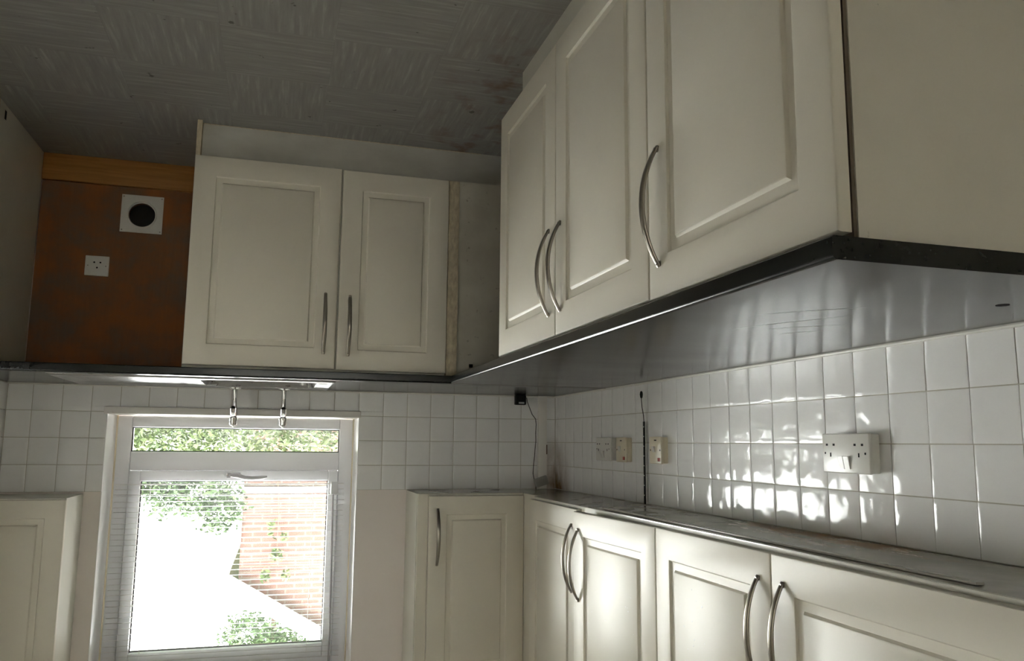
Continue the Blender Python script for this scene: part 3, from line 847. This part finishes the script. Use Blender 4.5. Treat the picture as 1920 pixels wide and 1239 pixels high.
def double_socket(fm, s_near, s_far, z0, z1, label, m_, depth=0.036, name='double_socket', plug_on=False):
    """s_near < s_far along the wall (near = towards the photographer)"""
    W_, H_ = s_far - s_near, z1 - z0
    o_ = fm((s_near + s_far) / 2, (z0 + z1) / 2, 0.0)
    t = thing(name, label, 'socket', o_, 'double sockets on the long tiled wall')
    bb = faceplate(fm, s_near, s_far, z0, z1, depth)
    obj('pattress_box', bb(s_near + .0015, s_far - .0015, z0 + .0015, z1 - .0015, 0.0075, depth - 0.008, 0.003), m_, t)
    pf = obj('face_plate', bb(s_near, s_far, z0, z1, depth - 0.0085, depth, 0.0028, 3), m_, t)
    S = lambda u: s_far - u * W_        # u from the far edge
    Z = lambda v: z0 + v * H_
    for uc in (0.185, 0.785):
        for du in (-0.076, 0.076):
            obj('pin_hole', bb(S(uc + du) - .0034, S(uc + du) + .0034, Z(0.285) - .0024, Z(0.285) + .0024, depth - 0.002, depth + 0.0002), M['void'], pf)
        obj('pin_hole', bb(S(uc) - .0022, S(uc) + .0022, Z(0.54) - .0044, Z(0.54) + .0044, depth - 0.002, depth + 0.0002), M['void'], pf)
    for uc in (0.068, 0.918):
        b = nb(); p = fm(S(uc), Z(0.5), depth); q = fm(S(uc), Z(0.5), depth + 1)
        tube_lathe(b, [(0.0026, -0.001), (0.0026, 0.0002)], p, q - p, 12)
        obj('screw', b, M['void'], pf)
    for u0, u1 in ((0.375, 0.487), (0.493, 0.605)):
        obj('rocker_switch', wedge(fm, S(u1), S(u0), Z(0.575), Z(0.89), depth - .001, depth + .0065, depth + .0015), m_, t)
    return t
fl0 = face_map('long', 0.0)
double_socket(fl0, -2.045, -1.895, 1.0855, 1.171, 'white double socket on the tiles above the exposed end of the worktop', M['socket'])
double_socket(fl0, -0.690, -0.553, 1.088, 1.174, 'white double socket on the tiles nearest the room corner', M['socket'], 0.034)
def fused_switch(s_near, s_far, z0, z1, label, depth=0.034):
    fm = fl0
    W_, H_ = s_far - s_near, z1 - z0
    t = thing('fused_switch', label, 'switch', fm((s_near + s_far) / 2, (z0 + z1) / 2, 0), 'yellowed fused switches on the long tiled wall')
    bb = faceplate(fm, s_near, s_far, z0, z1, depth)
    obj('pattress_box', bb(s_near + .0015, s_far - .0015, z0 + .0015, z1 - .0015, 0.0075, depth - 0.008, 0.003), M['cream'], t)
    pf = obj('face_plate', bb(s_near, s_far, z0, z1, depth - 0.0085, depth, 0.0028, 3), M['cream'], t)
    S = lambda u: s_far - u * W_
    Z = lambda v: z0 + v * H_
    obj('rocker_switch', wedge(fm, S(0.50), S(0.30), Z(0.36), Z(0.58), depth - .001, depth + .007, depth + .001), M['socket'], t)
    obj('neon_lens', bb(S(0.92), S(0.72), Z(0.78), Z(0.91), depth - 0.001, depth + 0.0012, 0.0005), M['red'], t, 'small red lens')
    obj('flex_slot', bb(S(0.62), S(0.42), Z(0.115), Z(0.155), depth - 0.001, depth + 0.0002), M['void'], pf)
    for uc in (0.12, 0.90):
        b = nb(); p = fm(S(uc), Z(0.5), depth); q = fm(S(uc), Z(0.5), depth + 1)
        tube_lathe(b, [(0.0028, -0.001), (0.0028, 0.0003)], p, q - p, 12)
        obj('screw', b, M['void'], pf)
fused_switch(-0.826, -0.742, 1.0885, 1.1755, 'yellowed fused switch with red lens right beside the white corner double socket')
fused_switch(-1.098, -1.013, 1.0875, 1.1745, 'yellowed fused switch with red lens on the near side of the black light strip')
# single round-pin style socket on the plywood
fmp = face_map('window', -0.018)
t = thing('single_socket', 'white single socket with three holes on the plywood of the gap', 'socket', (1.92, -0.018, 0.4385))
pf = obj('face_plate', bx(1.8775, 1.9625, -0.0275, -0.0182, 0.399, 0.478, 0.002), M['socket'], t)
for xx, zz in ((1.930, 0.425), (1.908, 0.425), (1.919, 0.446)):
    b = nb(); tube_lathe(b, [(0.0034, -0.0004), (0.0034, 0.0003)], Vector((xx, -0.0275, zz)), Vector((0, -1, 0)), 12)
    obj('pin_hole', b, M['void'], pf)
for xx in (1.888, 1.952):
    b = nb(); tube_lathe(b, [(0.0026, -0.0004), (0.0024, 0.0006)], Vector((xx, -0.0275, 0.4385)), Vector((0, -1, 0)), 12)
    obj('screw', b, M['steel'], pf)
# LED strip dangling on the tiles
ls = thing('light_strip', 'black light strip hanging straight down the tiles between the two fused switches', 'light strip', (0.02, -0.945, 1.31))
obj('strip', bx(0.018, 0.0205, -0.9515, -0.9395, 1.036, 1.3105, 0.0006), M['black'], ls)
for k_ in range(8):
    obj('led', bx(0.0203, 0.0218, -0.9472, -0.9438, 1.052 + 0.0325 * k_, 1.0555 + 0.0325 * k_), M['led'], ls)
b = nb(); tube(b, [(0.0193, -0.9455, 1.038), (0.021, -0.9460, 1.015), (0.025, -0.9445, 0.990), (0.026, -0.9425, 0.965), (0.026, -0.942, 0.950)], 0.0014, 8)
wr = obj('lead', b, M['cord'], ls)
b = nb(); tube(b, [(0.026, -0.942, 0.957), (0.026, -0.942, 0.954), (0.026, -0.942, 0.944), (0.026, -0.942, 0.936), (0.026, -0.942, 0.933)], [0.002, 0.0042, 0.0055, 0.0045, 0.002], 12)
obj('connector', b, M['black'], ls)
# sensor pod, its cable and the grey adapter box
sp = thing('sensor_pod', 'small black sensor block standing on the worktop near the tiled corner', 'sensor', (0.184, -0.045, ZW))
obj('casing', bx(0.161, 0.208, -0.062, -0.030, ZW + 0.0003, 0.945, 0.004, 3), M['black'], sp)
obj('label', bx(0.171, 0.196, -0.0626, -0.0615, 0.933, 0.9405), M['label'], sp, 'small grey label')
b = nb()
tube(b, [(0.163, -0.047, 0.915), (0.154, -0.045, 0.914), (0.150, -0.040, 0.930), (0.138, -0.034, 0.955), (0.124, -0.030, 0.985), (0.108, -0.030, 1.005), (0.105, -0.030, 1.03), (0.107, -0.030, 1.07), (0.106, -0.030, 1.10), (0.110, -0.030, 1.14), (0.112, -0.030, 1.17), (0.117, -0.032, 1.21), (0.121, -0.038, 1.244), (0.116, -0.043, 1.276)], 0.0016, 8)
obj('cable', b, M['cord'], sp, 'thin black cable running up the tiles')
ad = thing('adapter_box', 'small tilted grey box hanging under the corner wall cupboard on the black cable', 'adapter', (0.09, -0.045, 1.28))
b = bx(-0.030, 0.030, -0.010, 0.010, -0.019, 0.019, 0.003, 3)
rm = Matrix.Translation((0.086, -0.046, 1.278)) @ Matrix.Rotation(math.radians(-18), 4, 'Y')
bmesh.ops.transform(b, matrix=rm, verts=b.verts)
obj('casing', b, M['greyplastic'], ad)
b = nb()
for zz in (-0.007, 0.003): box(b, -0.026, 0.026, -0.0112, -0.0095, zz, zz + 0.003)
bmesh.ops.transform(b, matrix=rm, verts=b.verts)
obj('ribs', b, M['greyplastic'], ad)
b = nb(); tube(b, [(0.108, -0.046, 1.296), (0.110, -0.046, 1.304), (0.110, -0.046, 1.3112)], 0.002, 8)
obj('stub', b, M['cord'], ad)

# ------------------------------------------------------------------ wall cupboards
ZU0, ZU1, ZD0 = 1.3115, 2.055, 1.321
YU, XU = -0.280, 0.280
fuw, ful = face_map('window', YU), face_map('long', XU)
hz = 1.478
wc = thing('wall_cupboard', 'tall cream corner wall cupboard beside the window, one handle on its left door edge', 'wall cupboard', (0.4, -0.14, ZU0), 'wall cupboards')
wc['label'] = 'cream wall cupboard in the room corner beside the window, with one narrow door'
obj('carcass', boards(nb(), 0.012, 0.672, YU + 0.0195, -0.0005, ZU0 + 0.002, ZU1, 0.016, '-y'), M['carcass'], wc)
obj('base_board', bx(0.0125, 0.671, YU + 0.0195, -0.0095, ZU0, ZU0 + 0.0018), M['under'], wc, 'dull grey underside')
obj('filler', bx(0.627, 0.6675, YU + 0.0100, YU + 0.0192, ZU0 + 0.002, ZU1), M['door'], wc)
obj('filler', bx(0.150, 0.2345, YU + 0.0100, YU + 0.0192, ZU0 + 0.002, ZU1), M['door'], wc)
add_door(wc, fuw, 0.2365, 0.6255, ZD0, ZU1 - 0.01, 0.590, hz)
def long_unit(y_near, y_far, label, doors):
    y_end = y_far
    t = thing('wall_cupboard', label, 'wall cupboard', (0.14, (y_near + y_far) / 2, ZU0), 'wall cupboards')
    obj('carcass', boards(nb(), 0.001, XU - 0.0195, y_near, y_end, ZU0 + 0.002, ZU1, 0.016, '+x'), M['carcass'], t)
    obj('base_board', bx(0.0095, XU - 0.0195, y_near + .0005, y_end - .0005, ZU0, ZU0 + 0.0018), M['under'], t, 'stained glossy grey underside')
    for s0, s1, hs, rot in doors: add_door(t, ful, s0, s1, ZD0, ZU1 - 0.01, hs, hz, rot)
    return t
HE = (XU - T_DOOR, -1.543, 0)
UNIT_A = long_unit(-1.5435, -0.489, 'cream wall cupboard on the long tiled wall nearest the corner, one door ajar',
          [(-0.985, -0.491, -0.942, None), (-1.5415, -1.046, -1.084, rot_about(HE, math.radians(-4.0)))])
obj('filler', bx(0.220, 0.2355, -0.4885, -0.2730, ZU0 + 0.002, ZU1), M['door'], UNIT_A)
obj('base_board', bx(0.0095, 0.2355, -0.4885, -0.2620, ZU0, ZU0 + 0.0018), M['under'], UNIT_A, 'dull grey underside')
UNIT_B = long_unit(-2.68, -1.5445, 'cream wall cupboard on the long tiled wall closest to the viewer, both doors shut',
          [(-2.0415, -1.5455, -2.001, None), (-2.679, -2.0440, -2.083, None)])
rs = random.Random(11)
for door_, c0, n_ in ((UNIT_A.children, (-1.30, 1.53), 18), (UNIT_B.children, (-1.75, 1.50), 14)):
    dd_ = [q for q in door_ if q.name.startswith('door')][1 if c0[0] > -1.5 else 0]
    b = nb()
    for k in range(n_):
        yy, zz = c0[0] + rs.gauss(0, 0.08), c0[1] + rs.gauss(0, 0.07)
        xo = XU - 0.0008 if n_ == 14 else XU + (-1.5415 - yy) * -0.0699 - 0.0008
        rr_ = rs.uniform(0.0009, 0.0019)
        tube_lathe(b, [(rr_, 0), (rr_ * 0.8, 0.0009), (rr_ * 0.3, 0.0013)], Vector((xo, yy, zz)), Vector((1, 0, 0)), 8)
    obj('grease_splashes', b, M['reveal'], dd_, 'small pale shiny splashes')['kind'] = 'stuff'
# thin fluorescent-style strip fixed under the front edge of the wall cupboards
st_ = obj('light_rail', bx(0.222, 0.238, -2.49, -1.10, ZU0 - 0.005, ZU0 - 0.0002, 0.0015), M['under'])
tag(st_, 'thin grey rail fixed under the front edge of the long wall cupboards', 'rail')
wr_ = thing('wall_cupboard', 'cream wall cupboard at the far side of the window from the room corner', 'wall cupboard', (2.05, -0.14, 1.32), 'wall cupboards')
obj('carcass', boards(nb(), 1.9065, XR - 0.001, -0.262, -0.0005, 1.3185, ZU1, 0.016, '-y'), M['carcass'], wr_)
add_door(wr_, fuw, 1.903, XR - 0.004, 1.322, ZU1 - 0.01, None, None, None, None, None, 0.062)

# ------------------------------------------------------------------ outdoors
struct('ground', bx(-25, 25, 0.28, 60, -0.35, -0.25), M['grass'])
struct('ground', bx(-25, 25, -25, 0.28, -0.35, -0.25), mat('pale_paving', (0.38, 0.37, 0.34), 0.9))
HX, HY, EZ = 1.575, 8.0, 3.02
hs_ = thing('brick_house', 'salmon brick gabled house seen through the window beyond the hedge', 'house', (-1.5, HY, -0.25))
b = nb()
RG = -1.9
rid = EZ + (HX - RG) * 0.60
pts_ = [(HX, -0.25), (HX, EZ), (RG, rid), (2 * RG - HX, EZ), (2 * RG - HX, -0.25)]
fr_ = [b.verts.new((x, HY, z)) for x, z in pts_]; bk_ = [b.verts.new((x, HY + 5, z)) for x, z in pts_]
b.faces.new(fr_); b.faces.new(bk_)
for k_ in range(5): b.faces.new((fr_[k_], fr_[(k_ + 1) % 5], bk_[(k_ + 1) % 5], bk_[k_]))
obj('wall', b, M['brick'], hs_)
def slope_board(y0, y1, up0_, up1_, ext=0.18, side=1):
    bm = nb()
    xe = HX + ext; ze = EZ - ext * 0.60
    pr = [(xe, ze + up0_), (RG, rid + up0_), (RG, rid + up1_), (xe, ze + up1_)]
    if side < 0: pr = [(2 * RG - x, z) for x, z in pr]
    A = [bm.verts.new((x, y0, z)) for x, z in pr]; B = [bm.verts.new((x, y1, z)) for x, z in pr]
    bm.faces.new(A); bm.faces.new(B)
    for k_ in range(4): bm.faces.new((A[k_], A[(k_ + 1) % 4], B[(k_ + 1) % 4], B[k_]))
    return bm
for s_ in (1, -1):
    obj('roof_slope', slope_board(HY - 0.12, HY + 5.1, 0.03, 0.11, 0.2, s_), M['rooftile'], hs_)
    obj('bargeboard', slope_board(HY - 0.15, HY - 0.121, -0.13, 0.10, 0.2, s_), M['barge'], hs_)
b = nb(); tube(b, [(HX + 0.15, HY - 0.02, 2.83), (HX + 0.13, HY - 0.04, 2.75), (HX + 0.03, HY - 0.05, 2.45), (HX + 0.02, HY - 0.05, -0.2)], 0.036, 10)
obj('downpipe', b, M['pipe'], hs_)
obj('band_course', bx(RG - 2, HX, HY - 0.02, HY, 1.72, 1.80), M['barge'], hs_, 'pale band across the brickwork')

def leaves(bm, blobs, count, size, rnd, ymax=1e9):
    tot = sum(r[3] ** 2 for r in blobs)
    for (cx, cy, cz, r, sq) in blobs:
        for _ in range(int(count * r ** 2 / tot)):
            while True:
                d_ = Vector((rnd.uniform(-1, 1), rnd.uniform(-1, 1), rnd.uniform(-1, 1)))
                if 0.05 < d_.length < 1: break
            rad = r * (0.55 + 0.5 * rnd.random()) 
            d_ = d_.normalized() * rad * (0.8 + 0.45 * noise.noise(d_.normalized() * 2.5 + Vector((cx, cy, cz))))
            c_ = Vector((cx + d_.x, cy + d_.y, cz + d_.z * sq))
            if c_.y > ymax: c_.y = ymax - 0.03 * rnd.random()
            s = size * rnd.uniform(0.6, 1.3)
            a = Vector((rnd.gauss(0, 1), rnd.gauss(0, 1), rnd.gauss(0, 0.7))).normalized()
            q = a.cross(Vector((rnd.gauss(0, 1), rnd.gauss(0, 1), rnd.gauss(0, 1)))).normalized()
            bm.faces.new([bm.verts.new(c_ + v_) for v_ in (a * s, q * s * 0.45, -a * s, -q * s * 0.45)])
    return bm
def tree(name, label, cat, base, blobs, count, size, m_, trunk_r, group=None, seed=1, ymax=1e9):
    rnd = random.Random(seed)
    t = thing(name, label, cat, base, group)
    top = max(q[2] for q in blobs)
    b = nb()
    cxm = sum(q[0] for q in blobs) / len(blobs)
    tube(b, [base, (base[0] * .7 + cxm * .3, base[1], base[2] + (top - base[2]) * 0.35), (cxm, base[1], base[2] + (top - base[2]) * 0.75), (cxm, base[1], top)], [trunk_r, trunk_r * 0.8, trunk_r * 0.5, trunk_r * 0.2], 8)
    obj('trunk', b, M['bark'], t)
    obj('foliage', leaves(nb(), blobs, count, size, rnd, ymax), m_, t, None, 180)
    return t
tree('hedge', 'light green clipped hedge just outside behind the low window pane', 'hedge', (1.5, 4.0, -0.25),
     [(x / 10, 4.0 + 0.1 * math.sin(x), z, 0.42, 0.95) for x in range(-6, 42, 5) for z in (0.1, 0.55, 0.98)], 60000, 0.026, M['leafl'], 0.05, None, 3)
tree('shrub', 'leafy green shrub beyond the hedge beside the brick house', 'shrub', (2.1, 7.0, -0.25),
     [(2.0, 7.0, 0.6, 0.8, 1), (2.5, 7.1, 1.1, 0.65, 1), (2.05, 7.0, 1.55, 0.55, 0.9), (1.80, 7.05, 1.95, 0.36, 0.9), (2.75, 7.0, 1.6, 0.30, 1), (2.42, 7.0, 1.72, 0.34, 1)], 16000, 0.036, M['leafd'], 0.06, None, 4)
tree('climbing_plant', 'green climbing plant growing up the brick gable', 'plant', (1.22, HY - 0.14, -0.25),
     [(1.18, HY - 0.09, 2.25, 0.07, 2.2), (1.12, HY - 0.09, 2.60, 0.10, 1.2), (1.24, HY - 0.09, 2.86, 0.09, 1.0), (0.98, HY - 0.09, 2.86, 0.07, 1.0), (1.02, HY - 0.09, 2.38, 0.06, 1.0)], 170, 0.045, M['leafl'], 0.008, None, 5, HY - 0.09)
tree('tree', 'tall dark tree rising behind the roof of the brick house', 'tree', (1.9, 15.0, -0.25),
     [(1.5, 15, 5.2, 0.8, 0.9), (0.9, 15, 5.6, 0.9, 0.9), (1.3, 15.2, 6.1, 0.8, 0.9), (0.4, 15, 6.1, 0.8, 0.9)], 7000, 0.06, M['leafd'], 0.14, 'trees beyond the house', 6)
